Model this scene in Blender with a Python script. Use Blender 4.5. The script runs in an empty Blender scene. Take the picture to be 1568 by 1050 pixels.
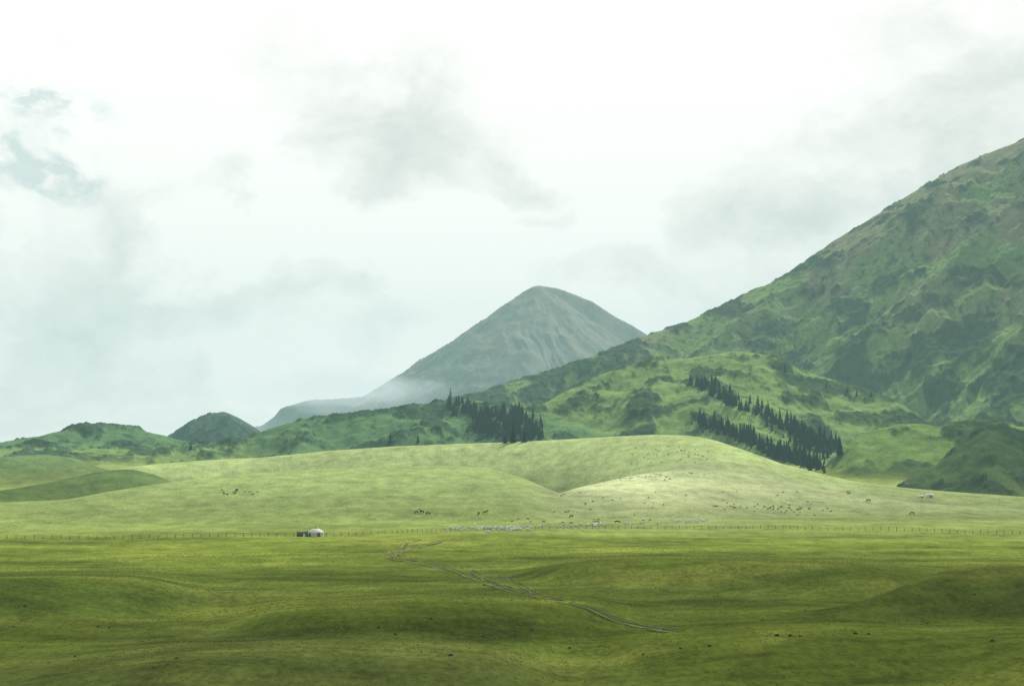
import bpy, math, random
import numpy as np
from mathutils import Vector, Matrix
random.seed(7); rng=np.random.RandomState(11)
sc=bpy.context.scene
sc.view_settings.view_transform='Standard'; sc.view_settings.look='None'; sc.view_settings.exposure=0
COL=sc.collection
# ---------------------------------------------------------------- camera
F=2178.0; CH=27.0; HV=705.0
P=math.atan((HV-525)/F)
cam=bpy.data.cameras.new('camera'); camo=bpy.data.objects.new('camera',cam); COL.objects.link(camo)
camo.location=(0,0,CH); camo.rotation_euler=(math.pi/2+P,0,0)
cam.lens=50.0; cam.sensor_width=36; cam.clip_start=0.5; cam.clip_end=60000
sc.camera=camo
def ray(u,v):
    x=(u-784)/F; y=-(v-525)/F
    return (x, math.cos(P)-y*math.sin(P), math.sin(P)+y*math.cos(P))
def pt(u,v,D):
    d=ray(u,v); h=math.hypot(d[0],d[1]); return math.atan2(d[0],d[1]), CH+D*d[2]/h
# ---------------------------------------------------------------- noise
perm=rng.permutation(4096)
ga=rng.rand(4096)*2*np.pi; GX=np.cos(ga); GY=np.sin(ga)
def perlin(x,y,seed=0):
    xi=np.floor(x).astype(np.int64); yi=np.floor(y).astype(np.int64)
    xf=x-xi; yf=y-yi
    u=xf*xf*xf*(xf*(xf*6-15)+10); v=yf*yf*yf*(yf*(yf*6-15)+10)
    def g(ix,iy,dx,dy):
        h=perm[(perm[(ix+seed*57)&4095]+iy)&4095]
        return GX[h]*dx+GY[h]*dy
    a=g(xi,yi,xf,yf); b=g(xi+1,yi,xf-1,yf); c=g(xi,yi+1,xf,yf-1); d=g(xi+1,yi+1,xf-1,yf-1)
    return ((a+(b-a)*u)*(1-v)+(c+(d-c)*u)*v)*1.5
def fbm(x,y,o=4,seed=0,g=0.5):
    s=0;a=1;t=0
    for i in range(o):
        s=s+a*perlin(x,y,seed+i); t+=a; a*=g; x=x*2.03+11.3; y=y*2.03+5.7
    return s/t
def ridged(x,y,o=4,seed=0,g=0.5):
    s=0;a=1;t=0
    for i in range(o):
        s=s+a*(1-2*np.abs(perlin(x,y,seed+i))); t+=a; a*=g; x=x*2.03+3.1; y=y*2.03+9.2
    return s/t
def sst(a,b,x):
    t=np.clip((x-a)/(b-a),0,1); return t*t*(3-2*t)
# ---------------------------------------------------------------- terrain layers
AZT=np.linspace(-1.3,1.3,6001)
def table(pts,sig):
    a=[];z=[];d=[]
    for (u,v,D) in pts:
        A,Z=pt(u,v,D); a.append(A);z.append(Z);d.append(D)
    zz=np.interp(AZT,a,z); dd=np.interp(AZT,a,d)
    s=sig/F/(AZT[1]-AZT[0]); n=int(s*3)+1
    k=np.exp(-0.5*(np.arange(-n,n+1)/max(s,.01))**2); k/=k.sum()
    k2=np.exp(-0.5*(np.arange(-5*n,5*n+1)/(5*s))**2); k2/=k2.sum()
    zz=np.convolve(np.pad(zz,n,'edge'),k,'valid'); dd=np.convolve(np.pad(dd,5*n,'edge'),k2,'valid')
    return zz,dd
L={}
def layer(name,pts,sf,sb,w,sig,k):
    if isinstance(sf,list): sf=np.interp(AZT,[pt(u,700,1000)[0] for u,_ in sf],[s for _,s in sf])
    L[name]=(table(pts,sig),sf,sb,w,k)
layer('B1',[(-600,790,620),(-300,782,640),(0,771,680),(100,768,690),(165,755,720),(240,743,760),(330,731,790),(430,723,820),(560,718,840),(680,714,860),(740,717,860),(800,733,810),(850,756,740),(950,800,680),(1100,850,650)],.105,.24,20,8,1.5)
layer('B0',[(-600,762,760),(-300,760,760),(0,754,800),(70,742,830),(150,724,860),(200,719,870),(240,729,870),(280,746,850),(330,790,800),(420,860,800)],.24,.2,18,9,3)
layer('BL',[(-600,714,1100),(-300,708,1100),(0,702,1150),(60,697,1200),(110,702,1200),(150,717,1180),(190,735,1150),(280,800,1100)],.3,.25,30,8,4)
layer('B2',[(0,800,950),(120,735,960),(200,716,1000),(300,707,1050),(400,702,1080),(500,692,1100),(600,685,1100),(700,681,1100),(800,678,1100),(900,672,1080),(1000,667,1060),(1050,668,1040),(1090,674,1020),(1140,691,980),(1200,713,950),(1260,728,930),(1300,738,900),(1380,749,880),(1470,757,860),(1568,764,850),(1900,776,800)],
  [(200,.2),(400,.32),(700,.36),(860,.30),(980,.18),(1200,.13)],.2,24,8,3)
layer('B3',[(700,860,700),(770,810,705),(800,785,720),(840,763,750),(880,749,790),(930,738,820),(980,727,850),(1030,722,870),(1080,722,880),(1140,730,870),(1250,752,830),(1400,772,780),(1568,786,760)],.10,.24,22,7,1.5)
layer('C',[(-600,700,1600),(-300,690,1600),(0,680,1700),(60,669,1750),(110,657,1800),(150,652,1800),(200,657,1800),(240,667,1800),(290,680,1750),(330,680,1700),(370,676,1650),(400,664,1650),(440,651,1650),(500,642,1650),(560,634,1650),(620,625,1650),(680,615,1700),(720,612,1750),(760,622,1700),(800,634,1650),(850,648,1600),(950,675,1500),(1050,705,1400)],.3,.3,35,5,8)
layer('C2',[(150,720,2600),(220,690,2600),(262,668,2600),(290,648,2600),(320,636,2600),(343,630,2600),(365,640,2600),(385,652,2600),(400,664,2600),(440,700,2600)],.55,.5,15,3,5)
layer('D',[(-600,700,6400),(100,690,6400),(300,668,6400),(375,656,6400),(400,652,6400),(420,638,6400),(430,625,6400),(470,613,6300),(555,608,6200),(600,580,6150),(660,545,6100),(700,520,6050),(740,492,6020),(780,465,6000),(800,451,6000),(815,440,6000),(824,437,6000),(850,441,6000),(880,451,6000),(910,464,6000),(940,484,6000),(970,500,6000),(990,512,6000),(1040,545,6000),(1150,600,6000),(1300,640,6000),(2000,660,6000)],.9,.6,8,1.8,15)
layer('E2',[(700,690,1600),(780,650,1650),(830,622,1700),(870,600,1750),(920,578,1780),(1000,553,1800),(1060,548,1800),(1100,542,1800),(1130,539,1800),(1160,543,1790),(1200,556,1770),(1250,576,1750),(1320,602,1700),(1380,622,1650),(1430,655,1600),(1480,700,1500)],.34,.42,32,6,8)
layer('E',[(560,690,2300),(640,640,2300),(690,614,2300),(740,603,2300),(800,582,2350),(860,565,2400),(900,550,2400),(950,532,2450),(1000,512,2500),(1050,495,2550),(1100,473,2600),(1150,448,2650),(1200,425,2700),(1240,398,2750),(1275,371,2780),(1330,338,2800),(1400,295,2850),(1470,255,2900),(1510,238,2900),(1568,215,2900),(1800,120,2900),(2200,100,2900),(2800,300,2900)],.56,.5,25,2.5,25)
layer('F',[(1200,790,1150),(1285,700,1200),(1310,668,1250),(1350,656,1250),(1400,649,1250),(1440,654,1250),(1500,648,1250),(1568,655,1250),(1800,665,1250),(2400,680,1250)],.34,.3,20,6,6)
layer('F2',[(1330,800,1000),(1380,746,1000),(1400,730,1010),(1430,716,1020),(1455,698,1030),(1480,676,1040),(1505,656,1050),(1525,650,1050),(1545,659,1050),(1568,670,1050),(1650,695,1050),(1800,725,1000)],.36,.5,8,4,5)
layer('M',[(1100,955,230),(1280,934,235),(1350,915,240),(1400,889,250),(1450,873,255),(1500,867,258),(1568,867,258),(1700,880,255),(1900,930,250)],.38,.25,5,8,.5)
def sw(name,pts,sf,sb,zc,w=9,k=.9):
    layer(name,[(u,v,(CH-zc-dz)*F/(v-HV)) for (u,v,dz) in pts],sf,sb,w,14,k)
sw('S1',[(760,880,-5),(850,872,-1.5),(920,862,0),(1000,857,.3),(1150,861,.2),(1300,869,-.3),(1400,884,-2),(1480,895,-5)],.22,.06,4.6,6)
sw('S2',[(300,960,-5),(420,948,-1),(520,935,0),(650,926,.3),(800,924,0),(900,933,-.6),(1000,950,-4)],.20,.06,3.9,6)
sw('S3',[(-500,900,0),(-100,893,0),(0,889,.3),(110,884,.3),(220,891,-.4),(330,908,-4)],.22,.06,4.4,6)
sw('S4',[(-100,1060,-5),(120,1035,-1.5),(250,1015,0),(420,1003,.2),(600,1001,0),(750,1014,-.8),(880,1045,-4)],.18,.08,3.3,6)
sw('S5',[(850,1000,-4),(1000,985,-1),(1150,972,0),(1300,968,0),(1450,978,-.6),(1600,985,0),(1800,990,0)],.18,.06,3.1,6)
names=list(L.keys())
AZp,Zp=pt(822,437,6000); PK=(6000*math.sin(AZp),6000*math.cos(AZp),Zp)
ROCK={'B0':.12,'BL':.12,'C':.50,'C2':.75,'D':.3,'E2':.48,'E':.55,'F':.45,'F2':.85}
def height(x,y,info=False):
    r=np.hypot(x,y); az=np.arctan2(x,y)
    z=24.9*np.exp(-(r/62)**2)
    pl=1-sst(540,800,r); nr=sst(90,160,r)
    z=z+nr*pl*(2.0*fbm(x/170+3.3,y/75+1.7,3,1,.45)+0.45*fbm(x/34,y/13,3,5))
    z=z+20*sst(850,1300,r)+nr*0.10*fbm(x/5,y/3.0,2,8)
    hs=[z.copy()]
    wob=fbm(x/260,y/260,3,21); 
    big=ridged((x*.80-y*.6)/250+.30*wob,(x*.6+y*.80)/800,6,31,.52)
    med=fbm(x/130,y/130,5,41,.5)
    for n in names:
        (zz,dd),sf,sb,w,k=L[n]
        Zc=np.interp(az,AZT,zz); Rc=np.interp(az,AZT,dd)
        if not np.isscalar(sf): sf=np.interp(az,AZT,sf)
        t=r-Rc; tt=np.sqrt(t*t+w*w)-w
        h=Zc-np.where(t<0,sf,sb)*tt
        fade=sst(0,1,np.abs(t)/(60 if n in('C','E2','F','F2','BL','C2') else 220))
        if n=='E': h=h+(fade*.92+.03)*(60*big+24*med-8)
        elif n=='D':
            dx=x-PK[0]; dy=y-PK[1]; d=np.hypot(dx,dy); an=np.arctan2(dx,-dy)
            wq=fbm(x/500,y/500,3,57)
            s=.585+.10*perlin(an*1.9+5+.5*wq,d/1200,51)
            s=s+.13*np.abs(an+.10)
            cone=PK[2]-2-s*(np.sqrt(d*d+400)-20)
            gl=ridged(an*3.2+1.1*wq,d/900+wq,4,53,.5)
            cone=cone+np.clip(d/500,0,1)*(34*gl-12)+np.clip(d/200,0,1)*9*fbm(x/130,y/130,3,58)
            h=np.maximum(h,np.where(y<PK[1]+50,cone,-999))+(fade*.85+.12)*9*ridged(x/170+wq,y/220,3,55)
        elif n in('C','E2'): h=h+(fade*.94+.06)*(14*ridged(x/150+.3*wob,y/200,4,61)+7*med-5)
        elif n in('F','F2','C2'): h=h+(fade*.85+.15)*(6*ridged(x/85,y/100,5,71,.5)-2)
        elif n in('BL','B0'): h=h+fade*3*med
        elif n in('B2','B1','B3'): h=h+fade*2.8*fbm(x/120,y/70,3,45)
        hs.append(h)
        z=(z+h+np.sqrt((z-h)**2+k*k))/2
    out=sst(600,900,r)
    H=np.stack(hs,0); m=H.max(0); W=np.exp(np.clip((H-m)/np.where(r<520,.7,5.0),-40,0)); W/=W.sum(0)
    rk=np.zeros_like(z)
    for i,n in enumerate(names): rk+=W[i+1]*ROCK.get(n,0)
    low=W[names.index('E')+1]*((1-sst(150,380,z+60*wob))*.17-.06)
    rockn=sst(.10,.25,fbm(x/75+7,y/100,6,81,.62)+.06*big+.14*rk+low)
    rock=sst(.1,.45,rk)*np.clip(rockn+W[names.index('F2')+1]*.45,0,1)
    z=z+out*rock*(4.4*ridged(x/30,y/30,4,91,.6)+1.6*fbm(x/8,y/8,2,95)+.8)
    z=z+sst(1100,1500,r)*(.8*fbm(x/22,y/22,2,97))
    if info: return z,W,rock,big,med
    return z
def hat(x,y): return float(height(np.array([float(x)]),np.array([float(y)]))[0])
# ---- terrain mesh (polar sheet)
fine=np.radians(np.arange(-25.5,25.5,0.052))
coarse=np.radians(np.concatenate([np.arange(25.6,60,0.6),np.arange(60,300,3.0),np.arange(300,334.4,0.6)]))
az=np.concatenate([fine,coarse]); na=len(az)
rr=np.concatenate([np.array([0.3,4,9,15,22,30,40,50,62,75,90,105,120,135]),
   27*F/np.linspace(27*F/145,27*F/600,380),
   np.arange(603,1300,3.4),np.arange(1303,3150,4.2),np.arange(3160,4700,60),np.arange(4700,6500,13),
   np.array([6600,6800,7100,7500,8000,9000,11000,14000,18000,25000])])
nr_=len(rr)
A,R=np.meshgrid(az,rr); A=A.ravel(); R=R.ravel()
X=R*np.sin(A); Y=R*np.cos(A)
Z=np.empty_like(X); Cc=np.ones((len(X),4),dtype=np.float32)
PC=(.165,.215,.030)
base={ 'B1':(.33,.42,.15),'B0':(.15,.23,.075),'BL':(.16,.25,.10),'B2':(.41,.50,.20),'B3':(.72,.78,.42),  # B3 paler: part of its sunlit patch is put into the colour
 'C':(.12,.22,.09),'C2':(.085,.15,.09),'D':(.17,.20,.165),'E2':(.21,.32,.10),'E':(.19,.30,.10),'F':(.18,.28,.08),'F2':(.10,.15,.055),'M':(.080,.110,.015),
 'S1':(.125,.17,.022),'S2':(.125,.17,.022),'S3':(.115,.165,.024),'S4':(.13,.165,.036),'S5':(.135,.18,.024)}  # M and S darker: shade of their backlit fronts put into the colour
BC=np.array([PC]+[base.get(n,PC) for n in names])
CH_=200000
iE=names.index('E')+1
for s in range(0,len(X),CH_):
    e=min(len(X),s+CH_); x=X[s:e]; y=Y[s:e]
    z,W,rock,big,med=height(x,y,True)
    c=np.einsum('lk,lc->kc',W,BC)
    r=R[s:e]
    near=1-sst(520,640,r)
    p1=fbm(x/80+9,y/28,4,101,.6); p2=fbm(x/14,y/4.5,3,111,.6)
    dry=sst(-.05,.45,p1+.35*p2); drk=sst(.05,.5,-p1+.4*p2)
    cn=c*(1-.45*drk[:,None])+dry[:,None]*np.array([.090,.080,.020])
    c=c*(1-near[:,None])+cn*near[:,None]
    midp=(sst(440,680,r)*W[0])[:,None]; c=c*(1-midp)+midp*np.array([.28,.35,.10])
    # shade in the hollows between the swells, painted into the grass colour
    hol_shade=np.clip((1-(W**2).sum(0))*1.6,0,1)*sst(560,700,r)*(1-sst(1150,1400,r)); c=c*(1-.36*hol_shade[:,None])
    g=fbm(x/60,y/45,4,121,.6)[:,None]; c=c*(1+.36*g)
    far=sst(1200,1500,r)
    hi=sst(-.10,.35,fbm(x/140+2,y/200,5,131,.6)+.0009*(z-260))*far*sst(120,300,z)
    scree=np.array([.29,.245,.175]); c=c*(1-.62*hi[:,None])+.62*hi[:,None]*scree
    rc=np.array([.038,.074,.046])*(1+.9*fbm(x/14,y/14,4,141,.6))[:,None]
    dn_=W[names.index('D')+1][:,None]
    rc=rc*(1-dn_)+dn_*np.array([.12,.145,.13])
    ds=sst(-.1,.35,fbm(x/240,y/420,5,161,.6))[:,None]*dn_; c=c*(1-ds*.6)+ds*.6*np.array([.30,.28,.23])
    rr_=rock[:,None]*.84
    c=c*(1-rr_)+rc*rr_
    st=sst(.25,.6,-big+.4*med)*W[iE]
    c=c*(1-.55*st[:,None])+.55*st[:,None]*np.array([.27,.22,.155])
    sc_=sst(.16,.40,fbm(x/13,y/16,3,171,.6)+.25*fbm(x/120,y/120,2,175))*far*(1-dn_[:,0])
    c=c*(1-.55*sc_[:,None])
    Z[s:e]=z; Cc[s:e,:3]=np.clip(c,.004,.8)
me=bpy.data.meshes.new('ground_terrain')
me.vertices.add(len(X)); me.vertices.foreach_set('co',np.stack([X,Y,Z],1).astype(np.float32).ravel())
i=np.arange(nr_-1)[:,None]*na; j=np.arange(na)[None,:]; j2=(j+1)%na
q=np.stack([i+j,i+j2,i+na+j2,i+na+j],-1).reshape(-1,4)[:, ::-1]
me.loops.add(q.size); me.loops.foreach_set('vertex_index',q.astype(np.int32).ravel())
me.polygons.add(len(q)); me.polygons.foreach_set('loop_start',np.arange(0,q.size,4,dtype=np.int32)); me.polygons.foreach_set('loop_total',np.full(len(q),4,dtype=np.int32))
me.update(); me.polygons.foreach_set('use_smooth',np.ones(len(q),dtype=bool))
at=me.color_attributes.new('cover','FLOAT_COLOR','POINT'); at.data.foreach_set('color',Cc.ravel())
terr=bpy.data.objects.new('ground_terrain',me); COL.objects.link(terr)
n0=me.polygons[len(q)//3].normal
if n0.z<0: me.flip_normals()
# ---------------------------------------------------------------- materials
def mat(name):
    m=bpy.data.materials.new(name); m.use_nodes=True; nt=m.node_tree; b=nt.nodes['Principled BSDF']
    b.inputs['Roughness'].default_value=.9
    b.inputs['Specular IOR Level'].default_value=.1
    return m,nt,b
def simple(name,c1,c2,scale=2,rough=.9):
    m,nt,b=mat(name); n=nt.nodes.new('ShaderNodeTexNoise'); n.inputs['Scale'].default_value=scale; n.inputs['Detail'].default_value=4
    t=nt.nodes.new('ShaderNodeTexCoord'); nt.links.new(t.outputs['Object'],n.inputs['Vector'])
    r=nt.nodes.new('ShaderNodeValToRGB'); r.color_ramp.elements[0].color=(*c1,1); r.color_ramp.elements[1].color=(*c2,1)
    r.color_ramp.elements[0].position=.35; r.color_ramp.elements[1].position=.65
    nt.links.new(n.outputs['Fac'],r.inputs['Fac']); nt.links.new(r.outputs['Color'],b.inputs['Base Color']); b.inputs['Roughness'].default_value=rough
    return m
m,nt,b=mat('meadow_and_rock')
b.inputs['Specular IOR Level'].default_value=0.0
a=nt.nodes.new('ShaderNodeAttribute'); a.attribute_name='cover'
geo=nt.nodes.new('ShaderNodeNewGeometry')
def noise(sx,sy,detail,rough=.6):
    mp=nt.nodes.new('ShaderNodeMapping'); mp.inputs['Scale'].default_value=(sx,sy,sx)
    nt.links.new(geo.outputs['Position'],mp.inputs['Vector'])
    n=nt.nodes.new('ShaderNodeTexNoise'); n.inputs['Scale'].default_value=1; n.inputs['Detail'].default_value=detail; n.inputs['Roughness'].default_value=rough
    nt.links.new(mp.outputs['Vector'],n.inputs['Vector']); return n
def math_(op,x,y):
    n=nt.nodes.new('ShaderNodeMath'); n.operation=op
    for k,vv in enumerate((x,y)):
        if isinstance(vv,(int,float)): n.inputs[k].default_value=vv
        else: nt.links.new(vv,n.inputs[k])
    return n.outputs[0]
n1=noise(.9,.55,5,.7); n2=noise(.12,.07,5,.65)
f=math_('ADD',math_('MULTIPLY',math_('SUBTRACT',n1.outputs['Fac'],.5),1.6),math_('MULTIPLY',math_('SUBTRACT',n2.outputs['Fac'],.5),1.4))
f=math_('MAXIMUM',math_('ADD',f,1.0),.3)
vm=nt.nodes.new('ShaderNodeVectorMath'); vm.operation='SCALE'
nt.links.new(a.outputs['Color'],vm.inputs[0]); nt.links.new(f,vm.inputs['Scale']); nt.links.new(vm.outputs[0],b.inputs['Base Color'])
bp=nt.nodes.new('ShaderNodeBump'); bp.inputs['Strength'].default_value=.45; bp.inputs['Distance'].default_value=.5
nt.links.new(n1.outputs['Fac'],bp.inputs['Height']); nt.links.new(bp.outputs['Normal'],b.inputs['Normal'])
me.materials.append(m)
# ---------------------------------------------------------------- pixel -> ground positions
def ground(uv):
    uv=np.asarray(uv,float); n=len(uv)
    rs=np.concatenate([np.arange(140,620,1.2),np.arange(620,3200,3.0)])
    D=np.array([ray(u,v) for u,v in uv]); hl=np.hypot(D[:,0],D[:,1])
    X=D[:,0:1]/hl[:,None]*rs; Y=D[:,1:2]/hl[:,None]*rs; Zr=CH+D[:,2:3]/hl[:,None]*rs
    Hh=np.empty_like(X)
    for k in range(0,n,60): 
        Hh[k:k+60]=height(X[k:k+60].ravel(),Y[k:k+60].ravel()).reshape(X[k:k+60].shape)
    below=Zr<=Hh; idx=np.argmax(below,1); idx[~below.any(1)]=len(rs)-1
    ii=np.arange(n); return np.stack([X[ii,idx],Y[ii,idx],Hh[ii,idx]],1), below.any(1)
def mesh_obj(name,V,Fs,mt,attr=None,smooth=False,parent=None):
    me=bpy.data.meshes.new(name); me.from_pydata([tuple(v) for v in V],[],Fs); me.update()
    if mt: me.materials.append(mt)
    if smooth: me.polygons.foreach_set('use_smooth',[True]*len(me.polygons))
    o=bpy.data.objects.new(name,me); COL.objects.link(o)
    if parent: o.parent=parent
    return o
# ---------------------------------------------------------------- spruce trees
def spruce(h,seed):
    r=random.Random(seed); V=[];Fc=[]
    k=6
    for t in range(4):
        zz=h*t/3.2; rad=.02*h*(1-t/3.4)+.02
        for q_ in range(k): V.append((rad*math.cos(q_*2*math.pi/k),rad*math.sin(q_*2*math.pi/k),zz))
    for t in range(3):
        for q_ in range(k): Fc.append((t*k+q_,t*k+(q_+1)%k,(t+1)*k+(q_+1)%k,(t+1)*k+q_))
    tiers=int(14+r.random()*4); wf=r.uniform(.15,.21)
    for t in range(tiers):
        f=t/(tiers-1); zt=h*(.07+.90*f); L_=h*wf*(1-f)**.85*r.uniform(.75,1.15)+.03*h
        nb=int(10-5*f)
        a0=r.random()*6.3
        for q_ in range(nb):
            an=a0+q_*2*math.pi/nb+r.uniform(-.3,.3); l=L_*r.uniform(.6,1.2)
            if r.random()<.08: continue
            ca,sa=math.cos(an),math.sin(an); w=l*.34; dz=l*r.uniform(.25,.55)
            s=len(V)
            V+= [(0,0,zt+.045*h),(ca*l*.5-sa*w,sa*l*.5+ca*w,zt-dz*.35),(ca*l,sa*l,zt-dz),(ca*l*.5+sa*w,sa*l*.5-ca*w,zt-dz*.35),(ca*l*.55,sa*l*.55,zt-dz-.03*h)]
            Fc+= [(s,s+1,s+2),(s,s+2,s+3),(s+1,s+4,s+2),(s+2,s+4,s+3),(s,s+4,s+1)]
    s=len(V); V+=[(.12,0,h*.93),(-.06,.1,h*.93),(-.06,-.1,h*.93),(0,0,h*1.03)]; Fc+=[(s,s+1,s+3),(s+1,s+2,s+3),(s+2,s,s+3)]
    return np.array(V),Fc
m_spr=simple('spruce_needles',(.010,.032,.018),(.034,.076,.036),.35)
VAR=[spruce(15,i) for i in range(7)]
def grove(name,pos,hs):
    V=[];Fc=[];o=0
    for (x,y,z),h in zip(pos,hs):
        v,f=VAR[random.randrange(7)]; s=h/15; a_=random.random()*6.28; c_,s_=math.cos(a_),math.sin(a_)
        w=s*random.uniform(.85,1.25)
        vx=(v[:,0]*c_-v[:,1]*s_)*w+x; vy=(v[:,0]*s_+v[:,1]*c_)*w+y; vz=v[:,2]*s+z-.4
        V.append(np.stack([vx,vy,vz],1)); Fc+= [tuple(k+o for k in ff) for ff in f]; o+=len(v)
    return mesh_obj(name,np.concatenate(V),Fc,m_spr)
def along(pl,n,jx,jy):
    out=[];L_=[0]
    for p,q_ in zip(pl,pl[1:]): L_.append(L_[-1]+math.hypot(q_[0]-p[0],q_[1]-p[1]))
    for _ in range(n):
        t=random.random()*L_[-1]
        out.append((np.interp(t,L_,[p[0] for p in pl])+random.gauss(0,jx),np.interp(t,L_,[p[1] for p in pl])+random.gauss(0,jy)))
    return out
def plant(name,uv,h0,h1):
    p,ok=ground(uv); ok=ok&(np.hypot(p[:,0],p[:,1])>1080 if name=='spruce_forest' else ok); p=p[ok]
    return grove(name,p,[random.uniform(h0,h1)*random.choice([.5,.75,.95,1,1.2]) for _ in p])
plant('spruce_forest',along([(1055,588),(1085,596),(1110,612),(1150,630),(1190,648),(1225,664),(1262,684),(1284,692)],190,6,4)+along([(1200,652),(1240,680),(1270,693)],80,10,6),8,14.5)
plant('spruce_forest',along([(1072,652),(1110,662),(1140,672),(1160,684),(1185,696),(1215,706),(1258,718)],190,5,4)+along([(1190,696),(1235,712)],40,10,4),8,14.5)
plant('spruce_forest',along([(694,622),(720,632),(745,648),(752,664)],110,9,6)+along([(765,640),(795,642),(822,660),(815,670),(780,670)],150,10,7)+along([(735,655),(800,668)],60,12,6),8,14)
plant('spruce_stand',[(1052,592),(1265,592),(1297,600),(1334,608),(1202,570),(1312,606),(1186,562),(598,680),(640,678),(1059,650),(292,688),(1118,602)],6,10)
# ---------------------------------------------------------------- fence
m_wood=simple('weathered_wood',(.05,.05,.035),(.10,.09,.06),3)
fu=[-60,0,250,500,600,700,800,900,1000,1200,1400,1568,1640]; fv=[827,826,824,821,817,813,810.5,810,809.5,809,813,818,820]
fp,_=ground(list(zip(fu,fv)))
seg=np.hypot(*(np.diff(fp[:,:2],axis=0).T)); cum=np.concatenate([[0],np.cumsum(seg)])
nP=int(cum[-1]/2.8); tt=np.linspace(0,cum[-1],nP); px=np.interp(tt,cum,fp[:,0]); py=np.interp(tt,cum,fp[:,1]); pz=height(px,py)
V=[];Fc=[]
def box(V,Fc,c,hx,hy,z0,z1,lean=0):
    s=len(V); cx,cy=c
    for zz,l in ((z0,0),(z1,lean)):
        V+=[(cx-hx+l,cy-hy,zz),(cx+hx+l,cy-hy,zz),(cx+hx+l,cy+hy,zz),(cx-hx+l,cy+hy,zz)]
    Fc+=[(s,s+3,s+2,s+1),(s+4,s+5,s+6,s+7),(s,s+1,s+5,s+4),(s+1,s+2,s+6,s+5),(s+2,s+3,s+7,s+6),(s+3,s,s+4,s+7)]
for k in range(nP):
    box(V,Fc,(px[k],py[k]),.07,.07,pz[k]-.3,pz[k]+random.uniform(1.15,1.4),random.uniform(-.08,.08))
    if k<nP-1:
        for hh in (.35,.75,1.1):
            s=len(V); V+=[(px[k],py[k],pz[k]+hh-.018),(px[k+1],py[k+1],pz[k+1]+hh-.018),(px[k+1],py[k+1],pz[k+1]+hh+.018),(px[k],py[k],pz[k]+hh+.018)]; Fc.append((s,s+1,s+2,s+3))
mesh_obj('wire_fence',V,Fc,m_wood)
# ---------------------------------------------------------------- dirt track
m_tr=simple('track_soil',(.12,.135,.035),(.23,.23,.085),.35); m_bank=simple('turf_bank',(.035,.048,.010),(.08,.105,.02),.3)
def track(name,TR,lst,sm=12):
    tp,_=ground(TR); seg=np.hypot(*(np.diff(tp[:,:2],axis=0).T)); cum=np.concatenate([[0],np.cumsum(seg)])
    t=np.arange(0,cum[-1],.5); cx=np.interp(t,cum,tp[:,0]); cy=np.interp(t,cum,tp[:,1])
    k=np.ones(2*sm+1)/(2*sm+1); cx=np.convolve(np.pad(cx,sm,'edge'),k,'valid'); cy=np.convolve(np.pad(cy,sm,'edge'),k,'valid')
    tx=np.gradient(cx); ty=np.gradient(cy); l=np.hypot(tx,ty)+1e-6; nx=-ty/l; ny=tx/l
    tr=bpy.data.objects.new(name,None); COL.objects.link(tr)
    for nm,mt_,ls in (('wheel_ruts',m_tr,lst[0]),('turf_bank',m_bank,lst[1])):
        V=[];Fc=[]
        for off,wd in ls:
            wv=wd*(1+1.2*perlin(t/5,t*0+off,7)); wv=np.maximum(wv,.04); ofs=off+.35*perlin(t/9,t*0,9)
            s=len(V)
            for sg in (-1,1):
                xx=cx+nx*(ofs+sg*wv); yy=cy+ny*(ofs+sg*wv); zz=height(xx,yy)+.09
                V+=list(zip(xx,yy,zz))
            n=len(t); Fc+=[(s+q_,s+q_+1,s+n+q_+1,s+n+q_) for q_ in range(n-1) if not(perlin(np.array([q_/35.]),np.array([off+.3]),3)[0]<(-.05 if abs(off)>1 else -.3))]
        mesh_obj(nm,V,Fc,mt_,parent=tr)
track('dirt_track',[(705,825),(665,831),(635,838),(612,845),(598,853),(618,859),(660,865),(705,876),(735,888),(765,899),(800,909),(845,919),(885,930),(925,942),(975,955),(1040,969)],(((-.85,.22),(.85,.22)),((1.6,.5),(-1.4,.25))))
track('dirt_track',[(640,826),(615,834),(603,842),(590,851),(596,856)],(((-.7,.2),(.7,.2)),((1.3,.3),)),6)
track('dirt_track',[(712,873),(740,878),(775,888),(810,903),(835,914)],(((-.7,.15),(.7,.15)),((1.3,.3),)))
# ---------------------------------------------------------------- grass tufts
N=60000
ar=np.sqrt(rng.rand(N)*(430**2-140**2)+140**2); aa=np.radians(rng.uniform(-23,23,N)); gx=ar*np.sin(aa); gy=ar*np.cos(aa)
dn=fbm(gx/25,gy/9,3,151); keep=dn>rng.uniform(-.5,.35,N); gx=gx[keep]; gy=gy[keep]; gz=height(gx,gy); N=len(gx)
V=np.zeros((N,3,3,3)); 
for bI in range(3):
    an=rng.rand(N)*6.28; w=rng.uniform(.05,.14,N); h=rng.uniform(.10,.26,N); ox=rng.uniform(-.2,.2,N); oy=rng.uniform(-.2,.2,N)
    V[:,bI,0]=np.stack([gx+ox-w*np.cos(an),gy+oy-w*np.sin(an),gz-.05],1)
    V[:,bI,1]=np.stack([gx+ox+w*np.cos(an),gy+oy+w*np.sin(an),gz-.05],1)
    V[:,bI,2]=np.stack([gx+ox+rng.uniform(-.12,.12,N),gy+oy+rng.uniform(-.1,.1,N),gz+h],1)
V=V.reshape(-1,3); nf=len(V)//3
gm=bpy.data.meshes.new('grass_tufts'); gm.vertices.add(len(V)); gm.vertices.foreach_set('co',V.astype(np.float32).ravel())
gm.loops.add(len(V)); gm.loops.foreach_set('vertex_index',np.arange(len(V),dtype=np.int32)); gm.polygons.add(nf)
gm.polygons.foreach_set('loop_start',np.arange(0,len(V),3,dtype=np.int32)); gm.polygons.foreach_set('loop_total',np.full(nf,3,dtype=np.int32)); gm.update()
gmat=simple('grass_blades',(.15,.20,.024),(.32,.34,.08),.25)
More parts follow.
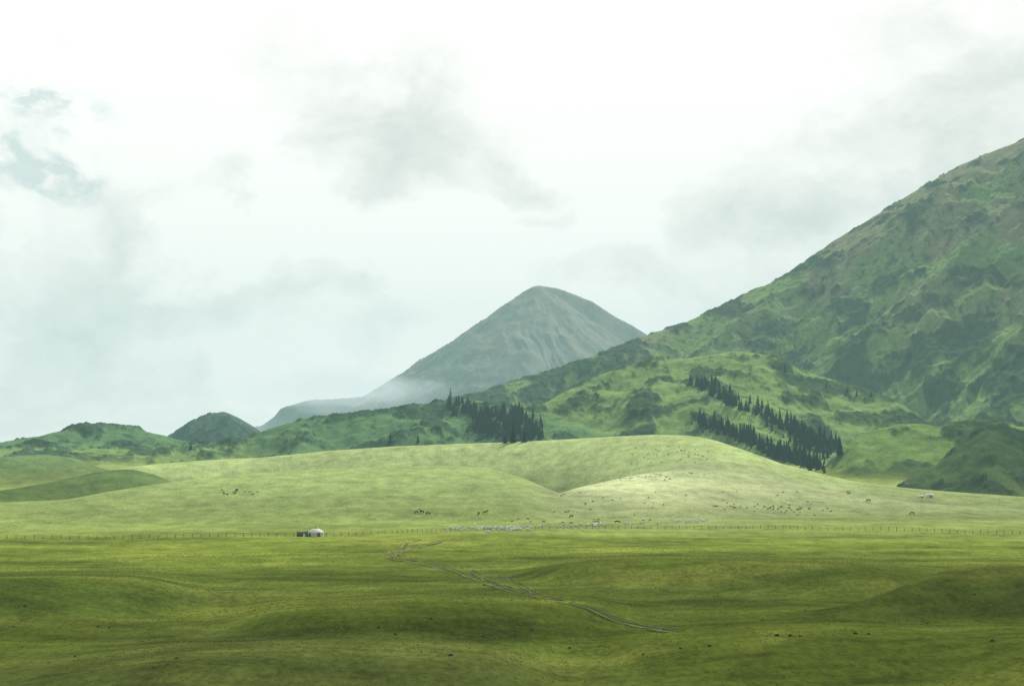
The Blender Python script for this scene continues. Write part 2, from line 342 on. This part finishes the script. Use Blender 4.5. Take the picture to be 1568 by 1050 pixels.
gn=gmat.node_tree; gb=gn.nodes['Principled BSDF']; tl=gn.nodes.new('ShaderNodeBsdfTranslucent'); ms=gn.nodes.new('ShaderNodeMixShader'); ms.inputs[0].default_value=.5
gn.links.new(gb.inputs['Base Color'].links[0].from_socket,tl.inputs['Color']); go=[n for n in gn.nodes if n.type=='OUTPUT_MATERIAL'][0]
gn.links.new(gb.outputs[0],ms.inputs[1]); gn.links.new(tl.outputs[0],ms.inputs[2]); gn.links.new(ms.outputs[0],go.inputs['Surface'])
gm.materials.append(gmat)
COL.objects.link(bpy.data.objects.new('grass_tufts',gm))
# ---------------------------------------------------------------- yurts
m_felt=simple('white_felt',(.70,.70,.66),(.84,.84,.80),2); m_door=simple('painted_wood_door',(.18,.05,.03),(.28,.09,.05),3); m_rope=simple('rope',(.2,.16,.1),(.3,.25,.16),5)
m_dark=simple('dark_canvas',(.05,.06,.05),(.10,.11,.09),2)
def lathe(prof,n=28):
    V=[];Fc=[]
    for (r_,z_) in prof:
        for k in range(n): V.append((r_*math.cos(2*math.pi*k/n),r_*math.sin(2*math.pi*k/n),z_))
    for t in range(len(prof)-1):
        for k in range(n): Fc.append((t*n+k,t*n+(k+1)%n,(t+1)*n+(k+1)%n,(t+1)*n+k))
    return V,Fc
def yurt(x,y,s=1.0,rot=0):
    e=bpy.data.objects.new('yurt',None); COL.objects.link(e); e.location=(x,y,hat(x,y)-.05); e.scale=(s,s,s); e.rotation_euler=(0,0,rot)
    V,Fc=lathe([(2.72,-.3),(2.75,.1),(2.72,.8),(2.68,1.55)]); mesh_obj('wall',V,Fc,m_felt,parent=e,smooth=True)
    V,Fc=lathe([(2.82,1.48),(2.80,1.6),(2.45,1.95),(1.9,2.35),(1.3,2.68),(.75,2.9),(.5,2.96)]); mesh_obj('roof',V,Fc,m_felt,parent=e,smooth=True)
    V,Fc=lathe([(.5,2.94),(.52,3.08),(.38,3.16),(.02,3.2)]); mesh_obj('crown_ring',V,Fc,m_rope,parent=e,smooth=True)
    for kk,zz in enumerate((.55,1.1)):
        V,Fc=lathe([(2.77,zz-.04),(2.80,zz),(2.77,zz+.04)]); mesh_obj('rope_band_%d'%kk,V,Fc,m_rope,parent=e)
    V=[];Fc=[]; box(V,Fc,(.5,-2.74),.5,.09,-.1,1.5); mesh_obj('door',V,Fc,m_door,parent=e)
    V=[];Fc=[]; box(V,Fc,(-.3,-.1),.07,.07,2.7,3.9); mesh_obj('stove_pipe',V,Fc,m_dark,parent=e)
g,_=ground([(484,821),(463,821),(1424,762),(1410,762)])
yurt(g[0][0],g[0][1],.95,.3)
yurt(g[2][0],g[2][1],.8,-.2); yurt(g[3][0],g[3][1],.6,.2)
e=bpy.data.objects.new('canvas_tent',None); COL.objects.link(e); e.location=(g[1][0],g[1][1],hat(g[1][0],g[1][1])-.05); e.rotation_euler=(0,0,.15)
V=[(-1.9,-1.3,0),(1.9,-1.3,0),(1.9,1.3,0),(-1.9,1.3,0),(-1.9,-1.3,.9),(1.9,-1.3,.9),(1.9,1.3,.9),(-1.9,1.3,.9),(-1.8,0,1.75),(0,0,1.62),(1.8,0,1.78)]
Fc=[(0,1,5,4),(2,3,7,6),(1,2,6,10,5),(3,0,4,8,7),(4,5,10,9,8),(6,7,8,9,10)]
mesh_obj('tent_canvas',V,Fc,m_dark,parent=e)
V=[];Fc=[]
for cxx in (-1.9,1.9): box(V,Fc,(cxx,0),.05,.05,0,1.95)
mesh_obj('tent_poles',V,Fc,m_wood,parent=e)
V=[];Fc=[]; box(V,Fc,(.6,-1.32),.4,.02,0,.85); mesh_obj('tent_flap',V,Fc,m_felt,parent=e)
# ---------------------------------------------------------------- animals (skinned skeletons)
def skinned(name,verts,edges,rad,mt):
    me=bpy.data.meshes.new(name+'_sk'); me.from_pydata(verts,edges,[]); o=bpy.data.objects.new(name+'_sk',me); COL.objects.link(o)
    md=o.modifiers.new('s','SKIN'); sub=o.modifiers.new('b','SUBSURF'); sub.levels=1
    for v,r_ in zip(me.skin_vertices[0].data,rad): v.radius=r_ if isinstance(r_,tuple) else (r_,r_)
    me.skin_vertices[0].data[0].use_root=True
    dg=bpy.context.evaluated_depsgraph_get(); dg.update(); m2=bpy.data.meshes.new_from_object(o.evaluated_get(dg)); m2.name=name
    bpy.data.objects.remove(o); m2.materials.clear(); 
    for mm in mt: m2.materials.append(mm)
    return m2
def quad(name,S,bh,bw,neck,head,mt,legr):
    V=[(-.45*S,0,bh),(-.15*S,0,bh-.02*S),(.2*S,0,bh-.02*S),(.45*S,0,bh+.02*S)]+[neck,head,(head[0]+.2*S,0,head[2]-.13*S)]
    E=[(0,1),(1,2),(2,3),(3,4),(4,5),(5,6)]
    R=[bw*.85,bw,bw*1.05,bw*.9,bw*.5,bw*.42,bw*.25]
    for sy in(-1,1):
        s=len(V)
        V+=[(.42*S,sy*bw*.55,bh-.16*S),(.42*S+.03,sy*bw*.6,bh*.45),(.43*S,sy*bw*.6,.04)]; E+=[(3,s),(s,s+1),(s+1,s+2)]; R+=[legr*1.9,legr,legr*.8]
        s=len(V)
        V+=[(-.38*S,sy*bw*.55,bh-.2*S),(-.53*S,sy*bw*.6,bh*.42),(-.48*S,sy*bw*.6,.04)]; E+=[(0,s),(s,s+1),(s+1,s+2)]; R+=[legr*2.4,legr,legr*.8]
        s=len(V); V.append((head[0]-.04*S,sy*.09*S,head[2]+.12*S)); E.append((5,s)); R.append(.03*S)
    s=len(V); V+=[(-.58*S,0,bh-.05*S),(-.64*S,0,bh-.35*S)]; E+=[(0,s),(s,s+1)]; R+=[.06*S,.05*S]
    return skinned(name,V,E,R,mt)
m_wool=simple('sheep_wool',(.66,.64,.58),(.82,.80,.75),4); m_dk=simple('dark_hide',(.018,.015,.012),(.05,.035,.025),2); m_br=simple('brown_hide',(.05,.028,.015),(.10,.06,.03),2)
sheepW=quad('sheep',1.05,.62,.27,(.62,0,.78),(.78,0,.88),[m_wool],.05)
sheepG=quad('sheep_grazing',1.05,.62,.27,(.70,0,.48),(.84,0,.26),[m_wool],.05)
sheepD=quad('dark_sheep',1.05,.62,.27,(.70,0,.48),(.84,0,.26),[m_dk],.05)
horseG=quad('horse_grazing',1.75,1.15,.31,(1.15,0,.85),(1.45,0,.38),[m_dk],.08)
horseS=quad('horse_standing',1.75,1.15,.31,(1.1,0,1.6),(1.3,0,1.85),[m_br],.08)
def herd(name,uv,meshes,s0=.9,s1=1.15):
    p,ok=ground(uv); e=bpy.data.objects.new(name,None); COL.objects.link(e)
    for k,(q_,o_) in enumerate(zip(p,ok)):
        if not o_: continue
        o=bpy.data.objects.new(name.split('_')[0]+'_%d'%(k+1),random.choice(meshes)); COL.objects.link(o); o.parent=e
        o.location=(q_[0],q_[1],q_[2]-.02); o.rotation_euler=(0,0,random.choice([0,math.pi])+random.gauss(0,.6)); s=random.uniform(s0,s1); o.scale=(s,s,s)
def area(n,u0,u1,v0,v1): return [(random.uniform(u0,u1),random.uniform(v0,v1)) for _ in range(n)]
fl=along([(690,813),(740,811),(800,808.5),(860,806),(940,803),(1020,801),(1110,797)],80,9,2.0)+along([(700,813),(790,810)],55,24,1.8)+along([(1030,800),(1080,798)],16,14,1)
herd('sheep_flock',fl,[sheepW,sheepG,sheepG],.95,1.2)
herd('sheep_flock',area(30,925,1095,724,736)+along([(925,735),(990,728),(1090,724)],25,10,2),[sheepW,sheepG,sheepG,sheepD],.7,.95)
herd('dark_sheep_flock',area(26,960,1085,682,714)+area(14,1000,1080,688,702)+along([(1110,774),(1150,778),(1200,781),(1268,780)],42,14,3)+area(36,840,1250,752,790)+area(18,335,395,750,758)+area(16,780,1000,795,803),[sheepD],.6,.85)
herd('horse_herd',[(638,787),(646,787),(655,788),(733,788),(743,788),(875,793),(1397,788),(945,801),(1330,768),(1300,757)],[horseG,horseG,horseS],.85,1.0)
# foreground stones
V=[];Fc=[]
sp,_=ground([(150,961),(168,961),(38,930),(115,1006),(270,1009),(605,973),(740,974),(1042,996),(1087,991),(872,992),(1210,975),(1225,976),(1190,974),(580,962),(815,966),(1168,950),(1492,914),(1310,970),(1330,971),(20,960),(1520,982),(985,1003),(1420,955),(690,1005),(660,950),(780,955)])
for (x,y,z) in sp:
    s=len(V); R_=random.uniform(.14,.26); n=7
    for ring,(rf,zf) in enumerate(((1.0,-.2),(1.0,.35),(.6,.85))):
        for k in range(n):
            a_=k*2*math.pi/n; q_=R_*rf*random.uniform(.8,1.2); V.append((x+q_*1.3*math.cos(a_),y+q_*math.sin(a_),z+R_*zf*random.uniform(.9,1.2)))
    V.append((x,y,z+R_*1.05))
    for t_ in range(2):
        for k in range(n): Fc.append((s+t_*n+k,s+t_*n+(k+1)%n,s+(t_+1)*n+(k+1)%n,s+(t_+1)*n+k))
    for k in range(n): Fc.append((s+2*n+k,s+2*n+(k+1)%n,s+3*n))
mesh_obj('field_stones',V,Fc,simple('dark_stone',(.03,.03,.025),(.08,.075,.06),4))
# ---------------------------------------------------------------- sun & clouds & haze
SAZ=math.radians(27); SEL=math.radians(39)
sd=Vector((math.sin(SAZ)*math.cos(SEL),math.cos(SAZ)*math.cos(SEL),math.sin(SEL)))
sun=bpy.data.lights.new('sun','SUN'); sun.energy=5.0; sun.angle=math.radians(2.5); sun.color=(1,.97,.90)
so=bpy.data.objects.new('sun',sun); COL.objects.link(so); so.rotation_euler=(-sd).to_track_quat('-Z','Y').to_euler(); so.location=(0,0,3000)
def volmat(name,dens,abscol,emcol,emst):
    m=bpy.data.materials.new(name); m.use_nodes=True; nt=m.node_tree; nt.nodes.clear()
    o=nt.nodes.new('ShaderNodeOutputMaterial'); ab=nt.nodes.new('ShaderNodeVolumeAbsorption'); ab.inputs['Color'].default_value=(*abscol,1); ab.inputs['Density'].default_value=dens
    em=nt.nodes.new('ShaderNodeEmission'); em.inputs['Color'].default_value=(*emcol,1); em.inputs['Strength'].default_value=emst
    ad=nt.nodes.new('ShaderNodeAddShader'); nt.links.new(ab.outputs[0],ad.inputs[0]); nt.links.new(em.outputs[0],ad.inputs[1]); nt.links.new(ad.outputs[0],o.inputs['Volume']); return m
sg=1.0e-4
V=[];Fc=[]; box(V,Fc,(0,0),7200,7200,-200,780); mesh_obj('atmospheric_haze',V,Fc,volmat('haze_air',sg,(0,0,0),(.41,.67,.65),sg))
m_cl=volmat('shade_cloud_vapour',.006,(0,0,0),(.62,.66,.66),.006)
m_mist=volmat('mist_vapour',.0011,(0,0,0),(.90,.96,.96),.0011)
import bmesh
def cloud(name,c,rad,mt,seed,lump=.28,sub=4):
    bm=bmesh.new(); bmesh.ops.create_icosphere(bm,subdivisions=sub,radius=1)
    P_=np.array([v.co[:] for v in bm.verts]); d=1+lump*(fbm(P_[:,0]*1.6+seed*3.1,P_[:,1]*1.6+P_[:,2]*1.1,4,seed))*1.6
    for v,k in zip(bm.verts,d): v.co=Vector((v.co.x*k*rad[0],v.co.y*k*rad[1],v.co.z*k*rad[2]))
    me=bpy.data.meshes.new(name); bm.to_mesh(me); bm.free(); me.polygons.foreach_set('use_smooth',[True]*len(me.polygons)); me.materials.append(mt)
    o=bpy.data.objects.new(name,me); COL.objects.link(o); o.location=c; return o
def shade(gx,gy,rx,ry,seed,hz=1500,gz=0,th=230):  # unseen cloud added above the view to cast shade on a chosen spot
    t=(hz-gz)/math.tan(SEL); cloud('shade_cloud',(gx+math.sin(SAZ)*t,gy+math.cos(SAZ)*t,hz),(rx,ry,th),m_cl,seed)
shade(10,185,320,190,1,th=58)
shade(-380,730,170,170,2,th=40)
for k,(u_,v_,rx_,rz_) in enumerate([(470,598,280,75),(535,600,300,70),(500,585,170,60),(585,592,130,45),(215,648,420,60)]):
    A_,Z_=pt(u_,v_,5100+60*k); cloud('mist',(A_*(5100+60*k),5100+60*k,Z_),(rx_,200,rz_),m_mist,9+k,.6)
# ---------------------------------------------------------------- world
w=bpy.data.worlds.new('World'); sc.world=w; w.use_nodes=True; nt=w.node_tree; nt.nodes.clear()
N_=nt.nodes.new; Lk=nt.links.new
out=N_('ShaderNodeOutputWorld'); sky=N_('ShaderNodeTexSky'); sky.sky_type='NISHITA'; sky.sun_disc=False; sky.sun_elevation=SEL; sky.sun_rotation=SAZ
bg1=N_('ShaderNodeBackground'); bg1.inputs['Strength'].default_value=.10; Lk(sky.outputs[0],bg1.inputs[0])
tc=N_('ShaderNodeTexCoord'); D0=tc.outputs['Generated']
def M(op,x,y=0,c=None):
    n=N_('ShaderNodeMath'); n.operation=op
    for k,vv in enumerate((x,y) if c is None else (x,y,c)):
        if isinstance(vv,(int,float)): n.inputs[k].default_value=vv
        else: Lk(vv,n.inputs[k])
    return n.outputs[0]
def VM(op,x,y):
    n=N_('ShaderNodeVectorMath'); n.operation=op
    for k,vv in enumerate((x,y)):
        if isinstance(vv,tuple): n.inputs[k].default_value=vv
        else: Lk(vv,n.inputs[k])
    return n
def NZ(vec,scale,det,rough,sc3=(1,1,1.5)):
    v=VM('MULTIPLY',vec,sc3).outputs[0]; n=N_('ShaderNodeTexNoise'); n.inputs['Scale'].default_value=scale; n.inputs['Detail'].default_value=det; n.inputs['Roughness'].default_value=rough
    Lk(v,n.inputs['Vector']); return n
wn=NZ(D0,7,5,.58); wd=VM('MULTIPLY',VM('SUBTRACT',wn.outputs['Color'],(.5,.5,.5)).outputs[0],(.14,.14,.14)).outputs[0]
D1=VM('ADD',D0,wd).outputs[0]
def blob(u,v,ru,rv):
    d=Vector(ray(u,v)).normalized(); s=VM('SUBTRACT',D1,tuple(d)).outputs[0]; s=VM('MULTIPLY',s,(F/ru,2,F/rv)).outputs[0]
    ln=N_('ShaderNodeVectorMath'); ln.operation='LENGTH'; Lk(s,ln.inputs[0])
    mr=N_('ShaderNodeMapRange'); mr.interpolation_type='SMOOTHSTEP'; mr.inputs['From Min'].default_value=1.25; mr.inputs['From Max'].default_value=0; Lk(ln.outputs['Value'],mr.inputs['Value']); return mr.outputs[0]
n1=NZ(D0,5.5,7,.55); n2=NZ(D1,13,6,.56)
tot=M('MULTIPLY',M('SUBTRACT',n1.outputs['Fac'],.48),.9)
tot=M('ADD',tot,M('MULTIPLY',M('SUBTRACT',n2.outputs['Fac'],.49),.9))
for (u,v,ru,rv,s) in [(620,215,190,130,.30),(230,490,330,100,.30),(120,600,260,90,.14),(1260,330,380,110,.32),(1480,210,230,150,.34),(785,285,60,50,.26),(340,290,40,40,.26),(820,360,50,35,.26),(520,420,130,70,.2),(960,440,90,50,.22),(150,360,40,60,.2)]:
    tot=M('ADD',tot,M('MULTIPLY',blob(u,v,ru,rv),s))
for (u,v,ru,rv,s) in [(330,370,130,70,-.3),(680,400,130,90,-.3),(1000,80,300,120,-.3),(200,150,220,140,-.3),(470,590,130,30,-.5),(950,330,90,120,-.25),(600,40,260,80,-.2)]:
    tot=M('ADD',tot,M('MULTIPLY',blob(u,v,ru,rv),s))
rp=N_('ShaderNodeValToRGB'); e=rp.color_ramp.elements
e[0].position=.0; e[0].color=(1.20,1.17,1.12,1); e[1].position=.9; e[1].color=(.56,.60,.56,1)
q=e.new(.2); q.color=(1.05,1.03,.985,1); q=e.new(.5); q.color=(.80,.83,.78,1)
Lk(tot,rp.inputs['Fac'])
sx=N_('ShaderNodeSeparateXYZ'); Lk(D0,sx.inputs[0])
zr=N_('ShaderNodeMapRange'); zr.inputs['From Min'].default_value=.36; zr.inputs['From Max'].default_value=.62; zr.inputs['To Min'].default_value=1; zr.inputs['To Max'].default_value=.50; Lk(sx.outputs['Z'],zr.inputs['Value'])
# unseen sky behind the camera dimmed, added to deepen shade on backlit slopes
yr=N_('ShaderNodeMapRange'); yr.inputs['From Min'].default_value=.35; yr.inputs['From Max'].default_value=-.35; yr.inputs['To Min'].default_value=1; yr.inputs['To Max'].default_value=.48; Lk(sx.outputs['Y'],yr.inputs['Value'])
bg2=N_('ShaderNodeBackground'); Lk(rp.outputs['Color'],bg2.inputs['Color']); Lk(M('MULTIPLY',zr.outputs[0],yr.outputs[0]),bg2.inputs['Strength'])
hole=M('ADD',M('ADD',blob(70,175,90,40),blob(35,270,110,50)),M('MULTIPLY',blob(120,255,50,40),.7))
n4=NZ(D1,22,5,.6); hole=M('MULTIPLY',hole,M('MULTIPLY',M('SUBTRACT',n4.outputs['Fac'],.42),2.4)); hole=M('MINIMUM',M('MAXIMUM',hole,0),.26)
tint=N_('ShaderNodeBackground'); tint.inputs['Color'].default_value=(.46,.66,.60,1); tint.inputs['Strength'].default_value=1
mx=N_('ShaderNodeMixShader'); Lk(hole,mx.inputs[0]); Lk(bg2.outputs[0],mx.inputs[1]); Lk(bg1.outputs[0],mx.inputs[2])
mx2=N_('ShaderNodeMixShader'); Lk(M('MULTIPLY',hole,1.3),mx2.inputs[0]); Lk(mx.outputs[0],mx2.inputs[1]); Lk(tint.outputs[0],mx2.inputs[2]); Lk(mx2.outputs[0],out.inputs['Surface'])
print('verts',len(X))
